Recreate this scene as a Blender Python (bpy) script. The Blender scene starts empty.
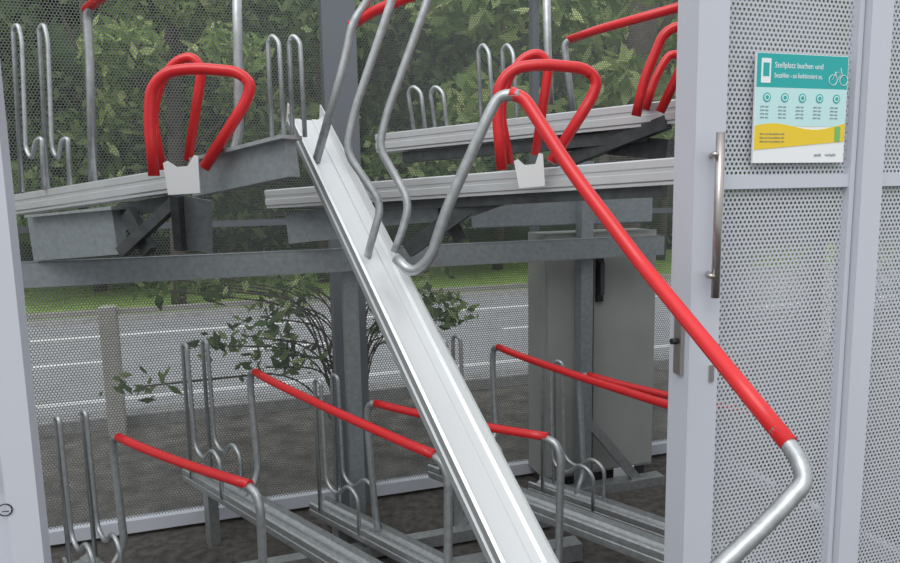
import bpy, math, random
import numpy as np
from mathutils import Vector, Matrix
random.seed(4); rng=np.random.default_rng(4)
D=bpy.data
# ------------------------------------------------ camera
F=680.0; PITCH=math.atan(91.5/F); CH=1.7
M=Matrix.Rotation(math.pi/2-PITCH,3,'X')@Matrix.Rotation(math.radians(-1.05),3,'Z')
cam=D.cameras.new('camera'); co=D.objects.new('camera',cam)
bpy.context.scene.collection.objects.link(co)
cam.sensor_width=36; cam.lens=F/900*36; cam.clip_start=0.05; cam.clip_end=200
co.matrix_world=Matrix.Translation((0,0,CH))@M.to_4x4()
bpy.context.scene.camera=co
bpy.context.scene.view_settings.view_transform='Standard'
CAM=Vector((0,0,CH))
def ray(u,v): return M@Vector(((u-450)/F,(281.5-v)/F,-1))
# survey helper: bearing + forward distance -> world position
def P(u,v,Y):
    d=ray(u,v); return CAM+d*(Y/d.y)
def PZ(u,v,z):
    d=ray(u,v); return CAM+d*((z-CH)/d.z)
# building axes (cage is turned 17 deg)
ANG=math.radians(17); C=Vector((math.cos(ANG),math.sin(ANG),0)); N=Vector((-math.sin(ANG),math.cos(ANG),0)); Z=Vector((0,0,1))
def L(s,n,z): return C*s+N*n+Z*z
def SP(u,v,n):
    d=ray(u,v); p=CAM+d*(n/d.dot(N)); return p.dot(C),p.z
# ------------------------------------------------ materials
def mat(name,col,metal=0,rough=.5,noise=0,scale=20,bump=0,coat=0,col2=None,spec=None):
    m=D.materials.new(name); m.use_nodes=True; nt=m.node_tree; b=nt.nodes['Principled BSDF']
    b.inputs['Base Color'].default_value=(*col,1); b.inputs['Metallic'].default_value=metal; b.inputs['Roughness'].default_value=rough
    b.inputs['Coat Weight'].default_value=coat
    if noise or col2 or bump:
        tc=nt.nodes.new('ShaderNodeTexCoord'); nz=nt.nodes.new('ShaderNodeTexNoise'); nz.inputs['Scale'].default_value=scale; nz.inputs['Detail'].default_value=6
        nt.links.new(tc.outputs['Object'],nz.inputs['Vector'])
        cr=nt.nodes.new('ShaderNodeValToRGB'); cr.color_ramp.elements[0].position=.3; cr.color_ramp.elements[1].position=.7
        c2=col2 if col2 else tuple(min(1,c*(1+noise)) for c in col); c1=col if col2 else tuple(c*(1-noise) for c in col)
        cr.color_ramp.elements[0].color=(*c1,1); cr.color_ramp.elements[1].color=(*c2,1)
        nt.links.new(nz.outputs['Fac'],cr.inputs['Fac']); nt.links.new(cr.outputs['Color'],b.inputs['Base Color'])
        if bump:
            bp=nt.nodes.new('ShaderNodeBump'); bp.inputs['Strength'].default_value=bump; bp.inputs['Distance'].default_value=.01
            nt.links.new(nz.outputs['Fac'],bp.inputs['Height']); nt.links.new(bp.outputs['Normal'],b.inputs['Normal'])
    return m
def perf(name,col,a,rr,metal=.2,rough=.5):
    m=mat(name,col,metal,rough); nt=m.node_tree; N_=nt.nodes.new; lk=nt.links.new
    b=nt.nodes['Principled BSDF']; out=nt.nodes['Material Output']
    tc=N_('ShaderNodeTexCoord'); sx=N_('ShaderNodeSeparateXYZ'); lk(tc.outputs['Object'],sx.inputs[0])
    cx=N_('ShaderNodeCombineXYZ')
    def mth(op,i,val):
        n=N_('ShaderNodeMath'); n.operation=op; lk(i,n.inputs[0])
        if hasattr(val,'name'): lk(val,n.inputs[1])
        else: n.inputs[1].default_value=val
        return n.outputs[0]
    lk(mth('DIVIDE',sx.outputs['X'],a),cx.inputs[0]); lk(mth('DIVIDE',sx.outputs['Z'],a*math.sqrt(3)),cx.inputs[1])
    ds=[]
    for off in (0,.5):
        vec=cx.outputs[0]
        def vm(op,i,val=None):
            n=N_('ShaderNodeVectorMath'); n.operation=op; lk(i,n.inputs[0])
            if val is not None: n.inputs[1].default_value=val
            return n
        v=vm('ADD',vec,(off,off,0)); v=vm('FRACTION',v.outputs[0]); v=vm('SUBTRACT',v.outputs[0],(.5,.5,0))
        v=vm('MULTIPLY',v.outputs[0],(a,a*math.sqrt(3),0)); v=vm('LENGTH',v.outputs[0]); ds.append(v.outputs['Value'])
    mn=mth('MINIMUM',ds[0],ds[1]); lt=mth('LESS_THAN',mn,a*rr)
    tr=N_('ShaderNodeBsdfTransparent'); mx=N_('ShaderNodeMixShader')
    lk(lt,mx.inputs[0]); lk(b.outputs[0],mx.inputs[1]); lk(tr.outputs[0],mx.inputs[2]); lk(mx.outputs[0],out.inputs['Surface'])
    return m
RED=mat('red_coating',(.70,.017,.022),0,.36,coat=.2)
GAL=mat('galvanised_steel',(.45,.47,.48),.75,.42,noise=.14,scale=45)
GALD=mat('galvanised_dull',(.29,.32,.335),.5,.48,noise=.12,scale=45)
ALU=mat('aluminium',(.64,.65,.66),.6,.38,noise=.05,scale=8)
ALUT=mat('aluminium_anodised',(.66,.675,.68),.45,.36)
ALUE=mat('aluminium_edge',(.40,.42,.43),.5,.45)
ALUW=mat('bright_plate',(.8,.8,.8),.3,.4)
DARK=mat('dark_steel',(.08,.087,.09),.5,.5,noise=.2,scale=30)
POST=mat('powder_coat_grey',(.56,.58,.645),.0,.42)
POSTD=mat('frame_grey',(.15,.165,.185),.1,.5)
WHITE=mat('white_print',(.85,.87,.88),0,.45)
BLACK=mat('black',(.015,.015,.017),0,.5)
TEAL=mat('teal_print',(.015,.40,.39),0,.35)
PALE=mat('pale_print',(.55,.80,.80),0,.4)
YEL=mat('yellow_print',(.85,.60,.03),0,.4)
CAB=mat('cabinet_paint',(.30,.315,.30),0,.5,noise=.06,scale=5)
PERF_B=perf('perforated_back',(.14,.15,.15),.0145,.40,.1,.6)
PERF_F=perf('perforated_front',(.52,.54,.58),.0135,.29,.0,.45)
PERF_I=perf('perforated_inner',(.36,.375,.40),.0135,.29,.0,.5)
# ------------------------------------------------ mesh builder
def fillet(pts,r):
    if len(pts)<3 or r<=0: return pts
    o=[pts[0]]
    for i in range(1,len(pts)-1):
        a,b,c=pts[i-1],pts[i],pts[i+1]
        la,lc=(a-b).length,(c-b).length; k=min(r,la*.49,lc*.49)
        p=b+(a-b)/la*k; q=b+(c-b)/lc*k
        for j in range(7):
            t=j/6; o.append(p*(1-t)**2+b*2*t*(1-t)+q*t*t)
    o.append(pts[-1]); return o
class B:
    def __init__(s,name,parent=None):
        s.name=name; s.v=[]; s.f=[]; s.m=[]; s.sm=[]; s.mats=[]; s.parent=parent
    def mi(s,m):
        if m not in s.mats: s.mats.append(m)
        return s.mats.index(m)
    def face(s,idx,m,sm=False): s.f.append(idx); s.m.append(s.mi(m)); s.sm.append(sm)
    def tube(s,pts,r,m,fr=.05,seg=14):
        pts=[Vector(p) for p in pts]; pts=fillet(pts,fr)
        q=[pts[0]]
        for p in pts[1:]:
            if (p-q[-1]).length>1e-4: q.append(p)
        pts=q; n=len(pts); base=len(s.v)
        t=(pts[1]-pts[0]).normalized(); up=Vector((0,0,1)) if abs(t.z)<.9 else Vector((1,0,0))
        x=t.cross(up).normalized()
        for i in range(n):
            tn=(pts[min(i+1,n-1)]-pts[max(i-1,0)]).normalized()
            x=(x-tn*x.dot(tn)).normalized(); y=tn.cross(x)
            for k in range(seg):
                a=2*math.pi*k/seg; s.v.append(pts[i]+x*math.cos(a)*r+y*math.sin(a)*r)
        for i in range(n-1):
            for k in range(seg):
                k2=(k+1)%seg; a=base+i*seg
                s.face([a+k,a+k2,a+seg+k2,a+seg+k],m,True)
        s.face([base+k for k in range(seg)][::-1],m); s.face([base+(n-1)*seg+k for k in range(seg)],m)
        return s
    def prism(s,prof,p0,p1,m,wax=None,medge=None,lim=0):
        p0,p1=Vector(p0),Vector(p1); d=(p1-p0).normalized()
        if wax is None: wax=d.cross(Z)
        wax=Vector(wax).normalized(); h=wax.cross(d).normalized()
        base=len(s.v); k=len(prof)
        for p in (p0,p1):
            for a,b in prof: s.v.append(p+wax*a+h*b)
        for i in range(k):
            j=(i+1)%k
            mm=medge if (medge and prof[i][0]<=-lim+1e-5 and prof[j][0]<=-lim+1e-5) else m
            s.face([base+i,base+j,base+k+j,base+k+i],mm)
        s.face([base+i for i in range(k)][::-1],m); s.face([base+k+i for i in range(k)],m)
        return s
    def slab(s,p0,p1,h,th,m,wax=None):
        return s.prism([(-th/2,-h/2),(th/2,-h/2),(th/2,h/2),(-th/2,h/2)],p0,p1,m,wax)
    def box(s,s0,s1,n0,n1,z0,z1,m):
        return s.slab(L(s0,(n0+n1)/2,(z0+z1)/2),L(s1,(n0+n1)/2,(z0+z1)/2),z1-z0,n1-n0,m)
    def poly(s,pts,th,m,nrm):
        base=len(s.v); k=len(pts); nrm=Vector(nrm).normalized()
        for o in (0,th):
            for p in pts: s.v.append(Vector(p)+nrm*o)
        s.face([base+i for i in range(k)],m); s.face([base+k+i for i in range(k)][::-1],m)
        for i in range(k):
            j=(i+1)%k; s.face([base+i,base+k+i,base+k+j,base+j],m)
        return s
    def done(s,rot=False):
        me=D.meshes.new(s.name); me.from_pydata([tuple(v) for v in s.v],[],s.f)
        for m in s.mats: me.materials.append(m)
        me.polygons.foreach_set('material_index',s.m); me.polygons.foreach_set('use_smooth',s.sm)
        import bmesh
        bm=bmesh.new(); bm.from_mesh(me); bmesh.ops.recalc_face_normals(bm,faces=bm.faces); bm.to_mesh(me); bm.free()
        me.update(); o=D.objects.new(s.name,me); bpy.context.scene.collection.objects.link(o)
        if rot: o.rotation_euler=(0,0,ANG)
        if s.parent: o.parent=s.parent
        return o
def empty(name):
    e=D.objects.new(name,None); bpy.context.scene.collection.objects.link(e); e.empty_display_size=.1; return e
def sheet(name,parent,s0,s1,n,z0,z1,m):
    b=B(name,parent); b.v=[Vector((s0,n,z0)),Vector((s1,n,z0)),Vector((s1,n,z1)),Vector((s0,n,z1))]; b.face([0,1,2,3],m); return b.done(rot=True)
# ------------------------------------------------ ground
FL=mat('floor_paving',(.035,.031,.028),0,.8,col2=(.11,.10,.09),scale=22,bump=.5)
GR=mat('gravel',(.085,.078,.07),0,.9,col2=(.23,.215,.195),scale=6,bump=.6)
AS=mat('asphalt',(.36,.37,.385),0,.85,col2=(.43,.44,.46),scale=3)
GS=mat('grass',(.20,.34,.07),0,.9,col2=(.36,.50,.15),scale=5,bump=.3)
LINE=mat('road_paint',(.85,.85,.86),0,.6)
B('floor').box(-4,5,-3,3.62,-.10,0,FL).done()
B('ground').box(-30,30,3.62,60,-.14,-.02,GR).done()
rd=empty('road')
B('asphalt_surface',rd).box(-30,30,5.6,10.0,-.05,0.0,AS).done()
r=B('lane_marking',rd)
for n0,w in ((6.1,.08),(7.6,.1),(9.0,.12)):
    if n0==7.6:
        for k in range(-8,8): r.box(k*3,k*3+1.6,n0,n0+w,0.0,.006,LINE)
    else: r.box(-28,28,n0,n0+w,0.0,.006,LINE)
r.done()
B('kerb',rd).box(-30,30,5.4,5.6,-.1,.07,mat('kerb_stone',(.34,.34,.34),0,.8,noise=.2)).box(-30,30,10.0,10.15,-.1,.08,mat('kerb_stone2',(.42,.42,.41),0,.8,noise=.2)).done()
B('lawn').box(-30,30,10.16,15.2,-.1,.06,GS).done()
fb=B('roadside_railing')
CONC=mat('concrete_post',(.50,.49,.46),0,.8,noise=.1)
sc_,_z=SP(112,360,5.3)
for k in range(-2,3):
    s=sc_+k*6.4
    fb.box(s-.055,s+.055,5.25,5.36,-.03,.92,CONC)
fb.box(sc_-12.8,sc_+12.8,5.29,5.32,.86,.90,CONC)
fb.done()
# ------------------------------------------------ foliage
def leafmat(name,cols):
    m=D.materials.new(name); m.use_nodes=True; nt=m.node_tree; b=nt.nodes['Principled BSDF']; b.inputs['Roughness'].default_value=.5
    g=nt.nodes.new('ShaderNodeNewGeometry'); cr=nt.nodes.new('ShaderNodeValToRGB'); e=cr.color_ramp.elements
    e[0].color=(*cols[0],1); e[1].color=(*cols[-1],1); x=e.new(.6); x.color=(*cols[1],1)
    nt.links.new(g.outputs['Random Per Island'],cr.inputs[0]); nt.links.new(cr.outputs[0],b.inputs['Base Color'])
    t=nt.nodes.new('ShaderNodeBsdfTranslucent'); nt.links.new(cr.outputs[0],t.inputs['Color']); mx=nt.nodes.new('ShaderNodeMixShader'); mx.inputs[0].default_value=.4
    nt.links.new(b.outputs[0],mx.inputs[1]); nt.links.new(t.outputs[0],mx.inputs[2]); nt.links.new(mx.outputs[0],nt.nodes['Material Output'].inputs['Surface'])
    return m
LEAF=leafmat('leaf',[(.045,.085,.025),(.15,.25,.07),(.46,.56,.24)])
LEAFY=leafmat('leaf_light',[(.10,.18,.05),(.30,.44,.12),(.68,.74,.34)])
BARK=mat('bark',(.09,.075,.06),0,.9,noise=.3,bump=.5)
def leaves(name,cl,per,size,m,parent):
    P_=[]
    for c,rad in cl:
        d=rng.normal(size=(per,3)); d/=np.linalg.norm(d,axis=1)[:,None]; rr=rng.random((per,1))**.45
        P_.append(np.array(c)+d*rr*np.array(rad))
    P_=np.vstack(P_); n=len(P_)
    a=rng.normal(size=(n,3)); a/=np.linalg.norm(a,axis=1)[:,None]; b=np.cross(a,rng.normal(size=(n,3))); b/=np.linalg.norm(b,axis=1)[:,None]
    sz=size*(.6+.8*rng.random((n,1)))
    v=np.stack([P_-a*sz,P_+b*sz*.45,P_+a*sz,P_-b*sz*.45],1).reshape(-1,3)
    me=D.meshes.new(name); me.from_pydata(v.tolist(),[],np.arange(4*n).reshape(-1,4).tolist()); me.materials.append(m)
    o=D.objects.new(name,me); bpy.context.scene.collection.objects.link(o); o.parent=parent
def tree(s,n,h,rad,ncl,per,size,m,low=1.2,name='tree'):
    e=empty(name); b=B('trunk',e); base=L(s,n,-.05)
    top=base+Vector((.2,0,h*.8))
    b.tube([base,base+Vector((.08,.05,h*.35)),top],.11,BARK,.5)
    cl=[]
    for i in range(ncl):
        a=random.random()*6.28; q=rad*math.sqrt(random.random()); z=low+random.random()*(h-low)
        c=base+Vector((math.cos(a)*q,math.sin(a)*q*.7,z)); cl.append((tuple(c),(rad*.33,rad*.3,rad*.22)))
        if i%2==0: b.tube([base+Vector((.1,0,min(z*.7,h*.75))),c],.03,BARK,0,8)
    b.done(); leaves('foliage',cl,per,size,m,e)
tree(-6.2,12.6,6.5,2.6,26,560,.11,LEAF,1.5)
tree(-2.4,13.0,6.5,2.6,26,560,.11,LEAF,1.6)
tree(1.4,12.6,6.5,2.6,26,560,.11,LEAF,1.5)
tree(5.0,13.0,6.5,2.6,26,560,.11,LEAF,1.5)
tree(9.0,13.2,6.5,2.8,24,480,.12,LEAF,1.5)
tree(-10.5,13.4,6.5,2.8,24,480,.12,LEAF,1.5)
sx_,_=SP(160,50,10.9); tree(sx_,10.9,5.2,1.7,13,300,.10,LEAFY,3.0)
sx_,_=SP(600,50,10.9); tree(sx_,10.9,5.2,1.7,12,280,.10,LEAFY,2.6)
tree(-3.1,5.0,4.2,1.0,12,300,.075,LEAFY,2.3)
tree(3.0,5.0,4.2,1.3,14,300,.075,LEAFY,2.2)
# bush growing behind the centre post, branches arching both ways
e=empty('shrub'); b=B('stems',e); cl=[]
root=L(SP(352,400,4.5)[0],4.5,-.05)
for i in range(34):
    left=i<20
    ds=-(.25+random.random()*1.05) if left else (.05+random.random()*.85)
    c=root+C*ds+N*(random.random()*.5-.2)+Z*(.62+random.random()*.62)
    midp=root+C*ds*.25+Z*(c.z*.85+.1)
    b.tube([root+C*ds*.03,midp,c],.006,BARK,.3,6); cl.append((tuple(c),(.24,.2,.11)))
b.done(); leaves('foliage',cl,26,.045,LEAF,e)
e=empty('hedge'); b=B('hedge_body',e)
nx,nz=90,22
HM=mat('hedge_dark',(.022,.045,.014),0,.95,col2=(.09,.16,.05),scale=2.5,bump=.6)
for j in range(nz+1):
    for i in range(nx+1):
        b.v.append(L(-26+i*52/nx,16.0+.7*random.random()+ (1.2*(j/nz)**2),-.05+j*8.0/nz))
for j in range(nz):
    for i in range(nx):
        a=j*(nx+1)+i; b.face([a,a+1,a+nx+2,a+nx+1],HM,True)
b.done()
leaves('hedge_foliage',[(tuple(L(-14+random.random()*28,15.9,random.random()*6.5)),(1.0,.6,.6)) for _ in range(70)],200,.13,LEAF,e)
# ------------------------------------------------ back wall
NB=3.585
wb=empty('wall_back')
sL=-2.45; sR=2.7; H=2.9
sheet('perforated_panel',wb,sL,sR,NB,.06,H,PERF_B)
b=B('frame',wb)
b.box(sL,sR,NB-.03,NB+.03,.02,.085,POST)
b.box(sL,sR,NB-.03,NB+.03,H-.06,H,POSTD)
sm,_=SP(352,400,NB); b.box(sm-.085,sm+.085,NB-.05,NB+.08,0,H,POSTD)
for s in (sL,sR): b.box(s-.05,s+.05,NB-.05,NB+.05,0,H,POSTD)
sq,_=SP(536,150,NB); b.box(sq-.02,sq+.02,NB+.0,NB+.05,0,H,POSTD)
s1,z1=SP(250,222,NB); b.box(sL,sR,NB+.0,NB+.03,z1-.02,z1+.01,POSTD)
b.done()
for nm,s in (('wall_left',sL),('wall_right',sR)):
    w=empty(nm)
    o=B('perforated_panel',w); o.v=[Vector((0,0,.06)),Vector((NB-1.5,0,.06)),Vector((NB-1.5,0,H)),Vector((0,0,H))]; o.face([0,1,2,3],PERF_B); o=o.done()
    o.location=L(s,1.5,0); o.rotation_euler=(0,0,ANG+math.pi/2)
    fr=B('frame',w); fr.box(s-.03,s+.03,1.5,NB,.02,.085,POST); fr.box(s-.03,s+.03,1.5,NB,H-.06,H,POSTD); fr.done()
# ------------------------------------------------ front wall (right): fixed panels, door
NF=1.49
def S(u,v=281): return SP(u,v,NF)[0]
def ZF(u,v): return SP(u,v,NF)[1]
sP0,sP1=S(684),S(713)
wf=empty('wall_front')
b=B('frame',wf)
sA,sB=S(845),S(865); sE=sA+1.3
zb0,zb1=ZF(785,188),ZF(785,175)
b.box(sA,sB,NF-.035,NF+.03,0,2.75,POST)
b.box(sB,sE,NF-.01,NF+.02,zb0,zb1,POST); b.box(sB,sE,NF-.02,NF+.02,2.65,2.75,POST); b.box(sB,sE,NF-.02,NF+.02,0,.1,POST)
b.box(sE,sE+.08,NF-.03,NF+.04,0,2.75,POST); b.done()
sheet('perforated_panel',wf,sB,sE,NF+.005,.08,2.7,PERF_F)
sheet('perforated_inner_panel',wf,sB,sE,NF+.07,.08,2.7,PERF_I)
dr=empty('door_1')
b=B('frame',dr)
b.box(sP0,sP1,NF-.03,NF+.055,.02,2.75,POST)
b.box(sP1+.003,sP1+.014,NF-.012,NF+.03,.02,2.75,POST)
b.box(sP1,sA-.004,NF-.01,NF+.02,zb0,zb1,POST); b.box(sP1,sA-.004,NF-.02,NF+.02,2.65,2.75,POST); b.box(sP1,sA-.004,NF-.02,NF+.02,.02,.12,POST)
b.box(sA-.02,sA-.004,NF-.015,NF+.02,.02,2.75,POST)
b.done()
sheet('perforated_panel',dr,sP1,sA-.004,NF+.005,.1,2.7,PERF_F)
sheet('perforated_inner_panel',dr,sP1,sA-.004,NF+.07,.1,2.7,PERF_I)
st=mat('stainless',(.45,.42,.40),.9,.3)
b=B('pull_handle',dr); zt,zz=ZF(718,135),ZF(718,292)
nh=NF-.075
sh=SP(718,213,nh)[0]
b.tube([L(sh,nh,zt),L(sh,nh,zz)],.0105,st,0,16)
for v in (156,272):
    zv=ZF(705,v); b.tube([L(sh,nh,zv),L(sh-.018,nh,zv),L(S(703),NF-.02,zv)],.0075,st,.01,10)
b.done()
b=B('lock',dr); b.box(sP0-.012,sP0,NF-.01,NF+.02,ZF(672,375),ZF(672,312),st); b.tube([L(sP0-.012,NF+.005,ZF(672,342)),L(sP0-.03,NF+.005,ZF(672,342))],.008,BLACK,0,10)
b.box(S(704),S(708),NF-.036,NF-.03,ZF(706,378),ZF(706,362),st); b.done()
wl=empty('wall_front_left'); b=B('panel',wl); sl=S(20,300)
b.box(sl-.055,sl,NF-.02,NF+.03,0,2.75,POST); b.box(sl-1.0,sl-.058,NF-.008,NF+.02,0,2.75,POST); b.done()
# ------------------------------------------------ text helper
def text(t,s,z,n,size,m,parent,sx=1):
    c=D.curves.new('lettering','FONT'); c.body=t; c.size=size; c.materials.append(m); c.extrude=.0002
    o=D.objects.new('lettering',c); bpy.context.scene.collection.objects.link(o); o.location=L(s,n,z); o.rotation_euler=(math.pi/2,0,ANG); o.scale=(sx,1,1); o.parent=parent
def ring(b,s,z,n,R,r,m):
    pts=[L(s+R*math.cos(a),n,z+R*math.sin(a)) for a in [2*math.pi*i/24 for i in range(25)]]; b.tube(pts,r,m,0,6)
def disc(b,s,z,n,R,m): b.poly([L(s+R*math.cos(a),n,z+R*math.sin(a)) for a in [2*math.pi*i/20 for i in range(20)]],.0008,m,-N)
nt_=empty('notice_sticker'); b=B('print',nt_)
nK=NF-.0215
s5,z5=SP(5,510,nK)
ring(b,s5,z5,nK,.012,.0013,BLACK); b.tube([L(s5-.006,nK,z5-.003),L(s5+.006,nK,z5-.003)],.0009,BLACK,0,6); b.done()
for k in range(10): text('parkhaus regel',s5-.052,SP(4,457+k*3.6,nK)[1],nK,.0075,BLACK,nt_)
for k in range(6): text('velo stall',s5-.045,SP(4,392+k*4,nK)[1],nK,.006,GALD,nt_)
# ------------------------------------------------ sign
sg=empty('information_sign'); b=B('board',sg)
nS=NF-.014
a0,zt_=SP(757,52,nS); a1,_=SP(849,58,nS); _,zb_=SP(757,163,nS); W=a1-a0; Hs=zt_-zb_
b.box(a0,a1,nS,nS+.006,zb_,zt_,WHITE)
def yy(f): return zt_-Hs*f
b.box(a0+.002,a1-.002,nS-.0008,nS,yy(.31),yy(.005),TEAL)
b.box(a0+.002,a1-.002,nS-.0008,nS,yy(.66),yy(.31),PALE)
wave=[L(a0+.002+(W-.004)*i/16,nS,yy(.66-.035*math.sin(i/16*6.28+.5)+.03*(i/16-.5)*-1)) for i in range(17)]
b.poly(wave+[L(a1-.002,nS,yy(.80)),L(a0+.002,nS,yy(.88))],.0012,YEL,-N)
b.box(a0+W*.05,a0+W*.15,nS-.0016,nS,yy(.27),yy(.05),WHITE); b.box(a0+W*.068,a0+W*.132,nS-.0022,nS,yy(.21),yy(.09),TEAL)
for k in range(5):
    disc(b,a0+W*(.12+.19*k),yy(.40),nS-.001,W*.040,TEAL); disc(b,a0+W*(.12+.19*k),yy(.40),nS-.0014,W*.030,PALE); disc(b,a0+W*(.12+.19*k),yy(.40),nS-.0018,W*.017,TEAL)
b.box(a0+W*.88,a0+W*.94,nS-.0022,nS,yy(.80),yy(.66),mat('green_print',(.2,.5,.15),0,.5))
for dx in (.85,.97): ring(b,a0+W*dx-.006,yy(.225),nS-.0015,W*.045,.0009,WHITE)
b.tube([L(a0+W*.82,nS-.0015,yy(.225)),L(a0+W*.86,nS-.0015,yy(.15)),L(a0+W*.92,nS-.0015,yy(.15)),L(a0+W*.88,nS-.0015,yy(.225)),L(a0+W*.85,nS-.0015,yy(.15))],.0007,WHITE,0,6)
b.tube([L(a0+W*.945,nS-.0015,yy(.225)),L(a0+W*.91,nS-.0015,yy(.11))],.0007,WHITE,0,6)
b.done()
text('Stellplatz buchen und',a0+W*.19,yy(.13),nS-.0012,W*.068,WHITE,sg,.9)
text('bezahlen - so funktioniert es.',a0+W*.19,yy(.22),nS-.0012,W*.062,WHITE,sg,.72)
for k in range(5):
    for j in range(4): text('platz app',a0+W*(.055+.19*k),yy(.49+.033*j),nS-.0012,W*.024,GALD,sg)
for j in range(3): text('bike and ride parkhaus info',a0+W*.06,yy(.74+.035*j),nS-.002,W*.024,GALD,sg)
text('stadt    verkehr',a0+W*.66,yy(.94),nS-.0012,W*.04,GALD,sg)
# ------------------------------------------------ control cabinet
cb=empty('control_cabinet'); b=B('body',cb)
nc=3.32; s0,_=SP(545,300,nc); s1,_=SP(655,300,nc); _,zt2=SP(600,232,nc); zb2=.08
b.box(s0,s1,nc,NB-.04,zb2,zt2,CAB); b.box(s0+.03,s1-.03,nc+.03,NB-.06,0,zb2,DARK)
sm2=SP(592,300,nc)[0]
b.box(sm2+.004,s1-.01,nc-.015,nc,zb2+.02,zt2-.02,CAB); b.box(s0+.01,sm2-.004,nc-.015,nc,zb2+.02,zt2-.02,CAB)
hs,hz=SP(600,280,nc-.03); b.box(hs-.02,hs+.02,nc-.035,nc-.015,hz-.12,hz+.13,BLACK); b.box(hs-.012,hs+.012,nc-.06,nc-.035,hz-.08,hz+.10,DARK)
b.box(SP(612,470,nc)[0],SP(632,470,nc)[0],nc-.02,nc-.015,SP(620,478,nc)[1],SP(620,466,nc)[1],WHITE)
b.done()
# ------------------------------------------------ rack support frame
rf=B('rack_support_frame'); nb=3.18
def beam(sa,sb,n,z,h,w,m):
    rf.box(sa,sb,n-w/2,n-w/2+.006,z-h/2,z+h/2,m); rf.box(sa,sb,n-w/2,n+w/2,z+h/2-.006,z+h/2,m); rf.box(sa,sb,n-w/2,n+w/2,z-h/2,z-h/2+.006,m)
sa,za=SP(22,275,nb); sb,zb3=SP(612,247,nb); zB=(za+zb3)/2
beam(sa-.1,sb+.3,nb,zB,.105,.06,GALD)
for u in (352,584):
    s,_=SP(u,350,nb+.06); rf.box(s-.035,s+.035,nb+.03,nb+.10,0,zB+(.05 if u==352 else .45),GALD)
s,_=SP(584,350,nb+.06)
rf.slab(L(s+.03,nb+.06,.42),L(s+.36,nb+.06,.02),.05,.04,GAL)
rf.box(s-.3,s+.5,nb+.02,nb+.1,0,.05,GAL)
rf.box(-2.2,1.4,2.93,2.99,.02,.075,GAL); rf.box(-2.0,1.4,2.2,2.26,.02,.075,GAL)
rf.box(.2,1.4,2.6,2.68,.02,.1,GAL)
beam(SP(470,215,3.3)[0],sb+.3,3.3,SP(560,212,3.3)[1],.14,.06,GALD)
rf.done()
# ------------------------------------------------ tray profile
def TR(w,h=1.0):
    a=w/2
    return [(-a,.030*h),(-a+.010,.034*h),(-a+.014,.012*h),(-a+.030,.004),(-.016,.004),(-.012,-.004),(.012,-.004),(.016,.004),(a-.030,.004),(a-.014,.012*h),(a-.010,.034*h),(a,.030*h),(a,.012*h),(a-.004,.009*h),(a-.004,.000),(a,-.003),(a,-.022*h),(a-.006,-.026*h),(a-.006,-.034*h),(-a+.006,-.034*h),(-a+.006,-.026*h),(-a,-.022*h),(-a,-.003),(-a+.004,0),(-a+.004,.009*h),(-a,.012*h)]
RP=Vector((-.722,.692,0)); RQ=Vector((.692,.722,0))
def W2(q,p,z): return RQ*q+RP*p+Z*z
def onp(v): return Vector((v.dot(RQ)/RQ.length_squared, v.dot(RP)/RP.length_squared, v.z))
# ------------------------------------------------ lower racks: tray lane, base height, holder position, bar front / bar back
low=[
 (.86,.12,2.98,PZ(250,485,.71),PZ(118,437,.72)),
 (1.45,.30,3.08,PZ(435,455,.82),PZ(255,372,.90)),
 (1.87,.12,2.62,PZ(548,437,.75),PZ(375,403,.76)),
 (2.29,.30,2.20,PZ(690,411,.88),PZ(498,347,.90)),
 (2.78,.12,1.95,W2(2.92,.95,.73),PZ(588,375,.76))]
for qc,zb,ph,bf,bb in low:
    b=B('lower_bicycle_rack')
    f_=onp(bf); k_=onp(bb); pf,pb=f_.y,k_.y; dn=(bb-bf); ln=dn.length; dn/=ln
    b.prism(TR(.11),W2(qc,ph+.12,zb+.02),W2(qc,max(pf-.3,.85),zb+.02),GAL)
    for p in (pf,ph-.05): b.slab(W2(qc,p,0),W2(qc,p,zb),.05,.05,GAL,wax=RQ)
    r=.0155
    b.tube([W2(qc+.03,pf-.03,zb),Vector((bf.x,bf.y,zb+.10))-RP*.05,Vector((bf.x,bf.y,bf.z-.07))-RP*.06,bf-RP*.04-Z*.015,bf+dn*.03-Z*.001],r,GAL,.06)
    b.tube([bf,bf+dn*.16-Z*.006,bf+dn*ln*.5-Z*.012,bb-dn*.15-Z*.008,bb],r+.002,RED,.12)
    b.tube([bb-dn*.02,bb+dn*.035-Z*.008,bb+dn*.05-Z*.08,Vector((bb.x,bb.y,zb+.12))+dn*.02,W2(qc+.03,pb+.02,zb)],r,GAL,.05)
    for dq in (-.05,.05):
        q=qc+dq
        b.tube([W2(q,ph+.03,zb+.03),W2(q,ph+.03,zb+.70),W2(q,ph-.02,zb+.70),W2(q,ph-.03,zb+.20),W2(q,ph-.11,zb+.16),W2(q,ph-.20,zb+.24),W2(q,ph-.27,zb+.20),W2(q,ph-.27,zb+.02)],.0095,GAL,.045,10)
    b.done()
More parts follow.
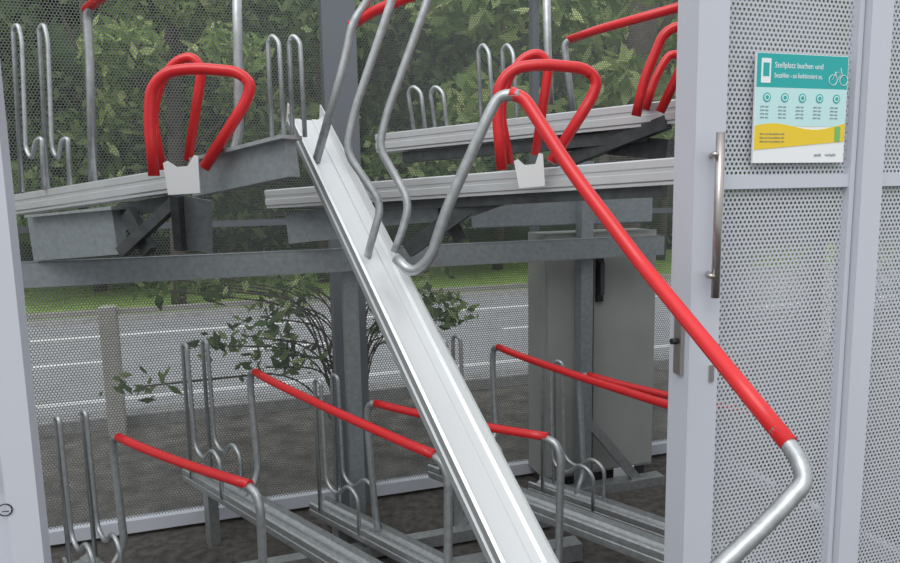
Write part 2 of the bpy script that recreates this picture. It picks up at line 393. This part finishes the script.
# ------------------------------------------------ upper trays
def tube_uv(b,pts,r,m,fr=.05): b.tube([P(*p) for p in pts],r,m,fr)
def hoop(b,ox,oy,Y,k=1):
    A=[(0,0),(-5,-55),(-3,-88),(12,-104),(42,-108),(84,-104),(98,-92),(92,-74),(50,-8)]
    Bq=[(8,-6),(-2,-60),(6,-94),(22,-115),(38,-120),(48,-108),(46,-93),(34,-15)]
    b.tube([P(ox+x*k,oy+y*k,Y-.02) for x,y in A],.0185,RED,.06)
    b.tube([P(ox+x*k,oy+y*k,Y+.10) for x,y in Bq],.0165,RED,.05)
def endplate(b,u0,u1,v0,v1,Y):
    pts=[(u0,v0+8),(u0+4,v0+6),((u0+u1)/2-5,v0+12),((u0+u1)/2+6,v0+11),(u1-6,v0),(u1-2,v0+1),(u1,v1-2),(u0+5,v1)]
    b.poly([P(u,v,Y) for u,v in pts],.008,ALUW,Vector((0,1,0)))
b=B('upper_bicycle_tray')
A1,B1=P(14,206,3.08),P(186,180,2.52)
b.prism(TR(.12,1.25),A1,B1,ALU)
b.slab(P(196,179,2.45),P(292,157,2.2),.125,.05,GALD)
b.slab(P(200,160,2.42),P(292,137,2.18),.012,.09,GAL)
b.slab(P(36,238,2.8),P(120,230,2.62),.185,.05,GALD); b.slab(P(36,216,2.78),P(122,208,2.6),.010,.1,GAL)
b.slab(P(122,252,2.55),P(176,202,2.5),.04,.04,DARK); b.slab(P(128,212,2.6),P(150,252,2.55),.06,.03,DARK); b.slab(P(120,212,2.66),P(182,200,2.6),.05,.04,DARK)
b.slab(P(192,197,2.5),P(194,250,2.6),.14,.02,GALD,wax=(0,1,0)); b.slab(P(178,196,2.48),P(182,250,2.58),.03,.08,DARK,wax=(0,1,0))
hoop(b,154,176,2.30); endplate(b,163,200,155,195,2.28)
tube_uv(b,[(236,-60,2.42),(238,60,2.42),(239,140,2.42),(226,168,2.42),(203,176,2.42)],.0165,GAL,.08)
tube_uv(b,[(93,185,2.75),(90,60,2.75),(87,14,2.75),(93,3,2.72),(98,0,2.7)],.0165,GAL,.05)
tube_uv(b,[(86,10,2.75),(112,-12,2.65),(236,-62,2.42)],.019,RED,.05)
for o in (0,26):
    tube_uv(b,[(22+o,192,2.95),(13+o,28,2.95),(18+o,24,2.93),(22+o,40,2.92),(26+o,150,2.9),(32+o,160,2.88),(36+o,140,2.86),(42+o,138,2.85),(44+o,190,2.84)],.0095,GAL,.04)
for o in (0,21):
    tube_uv(b,[(272+o,138,2.25),(268+o,42,2.25),(272+o,35,2.24),(279+o,42,2.23),(284+o,137,2.21)],.0075,GAL,.03)
b.done()
b=B('upper_bicycle_tray')
A2=P(275,199,3.1); dirn=(P(665,172,2.17)-A2)
b.prism(TR(.12,1.2),A2,A2+dirn*1.08,ALU)
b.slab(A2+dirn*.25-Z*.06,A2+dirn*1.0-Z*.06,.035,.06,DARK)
b.slab(P(290,228,3.1),P(345,222,3.0),.14,.05,GALD)
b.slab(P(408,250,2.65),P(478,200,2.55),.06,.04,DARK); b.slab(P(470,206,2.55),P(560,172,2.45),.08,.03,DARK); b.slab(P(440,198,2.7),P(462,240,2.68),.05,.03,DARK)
b.slab(P(376,212,2.85),P(440,206,2.7),.12,.04,GALD)
hoop(b,502,170,2.30,.98); endplate(b,514,545,153,188,2.28)
b.done()
b=B('upper_bicycle_tray')
A3=P(383,144,3.4); d3=P(665,114,2.67)-A3
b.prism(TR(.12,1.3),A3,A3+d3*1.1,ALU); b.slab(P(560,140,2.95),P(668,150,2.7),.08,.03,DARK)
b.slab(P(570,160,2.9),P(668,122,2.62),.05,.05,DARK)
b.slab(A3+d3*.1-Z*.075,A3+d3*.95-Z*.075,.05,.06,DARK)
tube_uv(b,[(636,116,2.5),(644,80,2.48),(664,32,2.46),(684,24,2.45),(690,50,2.45),(660,112,2.5)],.0175,RED,.05)
tube_uv(b,[(645,110,2.6),(656,76,2.6),(672,50,2.6),(690,66,2.6)],.016,RED,.05)
tube_uv(b,[(568,40,3.1),(600,29,2.95),(690,4,2.65)],.018,RED,.05)
tube_uv(b,[(575,125,3.1),(566,60,3.1),(564,44,3.1),(574,37,3.08)],.0155,GAL,.05)
tube_uv(b,[(545,-60,2.7),(548,60,2.7),(550,105,2.7)],.0155,GAL,.05)
for o in (0,24):
    tube_uv(b,[(482+o,130,3.2),(478+o,50,3.2),(483+o,44,3.18),(489+o,52,3.15),(494+o,128,3.1)],.0095,GAL,.04)
for o in (0,22):
    tube_uv(b,[(415+o,138,3.3),(408+o,92,3.3),(413+o,86,3.28),(421+o,92,3.26),(426+o,136,3.24)],.0095,GAL,.04)
b.done()
# ------------------------------------------------ pulled-out tilted tray
b=B('lowered_bicycle_tray')
T0=P(306,120,2.6); T1=P(523,563,1.5); dd=T1-T0; TE=T0+dd*1.27; du=dd.normalized()
wax=Vector((-dd.y,dd.x,0)).normalized()
if wax.x<0: wax=-wax
a=.072
PR=[(-a,.030),(-a+.008,.034),(-a+.012,.022),(-a+.016,.020),(-a+.020,.008),(-a+.030,.004),(-.022,.004),(-.020,.000),(.020,.000),(.022,.004),(a-.026,.004),(a-.018,.012),(a-.012,.022),(a-.009,.034),(a,.030),(a,.012),(a-.005,.009),(a-.005,.0),(a,-.003),(a,-.022),(a-.006,-.026),(a-.006,-.036),(-a+.006,-.036),(-a+.006,-.026),(-a,-.022),(-a,-.005),(-a+.006,-.002),(-a+.006,.010),(-a,.013)]
hv=wax.cross(du).normalized()
if hv.z<0: hv=-hv
if wax.cross(du).z<0: PR=[(x,-y) for x,y in PR]
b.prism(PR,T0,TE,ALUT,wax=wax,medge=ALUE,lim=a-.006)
b.poly([T0-wax*.072-hv*.03,T0-wax*.072+hv*.05-du*.03,T0-wax*.06+hv*.03,T0-wax*.05-hv*.03],.004,ALUW,wax)
b.poly([T0+wax*.058-hv*.03,T0+wax*.053+hv*.05-du*.03,T0+wax*.070+hv*.03,T0+wax*.070-hv*.03],.004,ALUW,wax)
tube_uv(b,[(396,258,2.06),(412,274,2.03),(430,260,2.0),(447,208,1.98),(487,118,1.95),(499,95,1.95),(520,95,1.93)],.0165,GAL,.06)
tube_uv(b,[(510,93,1.94),(524,98,1.93),(572,172,1.84),(622,238,1.74),(640,262,1.70),(712,350,1.47),(789,444,1.25)],.0185,RED,.08)
tube_uv(b,[(776,429,1.28),(790,446,1.248),(800,462,1.22),(805,482,1.2),(770,520,1.18),(722,565,1.16),(640,640,1.15),(590,700,1.17)],.0165,GAL,.05)
tube_uv(b,[(316,162,2.42),(345,60,2.42),(352,24,2.42),(366,4,2.42),(385,-30,2.4)],.015,GAL,.06)
tube_uv(b,[(350,26,2.44),(372,12,2.42),(425,-10,2.3)],.0175,RED,.03)
tube_uv(b,[(366,262,2.14),(374,232,2.12),(382,205,2.12),(362,175,2.12),(346,152,2.12),(353,115,2.12),(392,0,2.1),(414,-70,2.1)],.0125,GAL,.08)
tube_uv(b,[(394,252,2.10),(402,232,2.10),(410,203,2.1),(392,170,2.12),(379,148,2.12),(386,115,2.12),(428,0,2.1),(450,-70,2.1)],.0125,GAL,.08)
b.done()
# ------------------------------------------------ light
w=D.worlds.new('sky'); bpy.context.scene.world=w; w.use_nodes=True; nt=w.node_tree; bg=nt.nodes['Background']
tc=nt.nodes.new('ShaderNodeTexCoord'); sp=nt.nodes.new('ShaderNodeSeparateXYZ'); cr=nt.nodes.new('ShaderNodeValToRGB')
nt.links.new(tc.outputs['Generated'],sp.inputs[0]); nt.links.new(sp.outputs['Z'],cr.inputs[0]); nt.links.new(cr.outputs[0],bg.inputs[0])
cr.color_ramp.elements[0].position=-.0; cr.color_ramp.elements[0].color=(.50,.52,.52,1); cr.color_ramp.elements[1].position=.6; cr.color_ramp.elements[1].color=(.92,.96,1,1)
bg.inputs[1].default_value=1.2
sd=D.lights.new('sun','SUN'); sd.energy=1.4; sd.angle=math.radians(45); sd.color=(1,.98,.95)
so=D.objects.new('sun',sd); bpy.context.scene.collection.objects.link(so); so.rotation_euler=(math.radians(38),math.radians(-18),0)
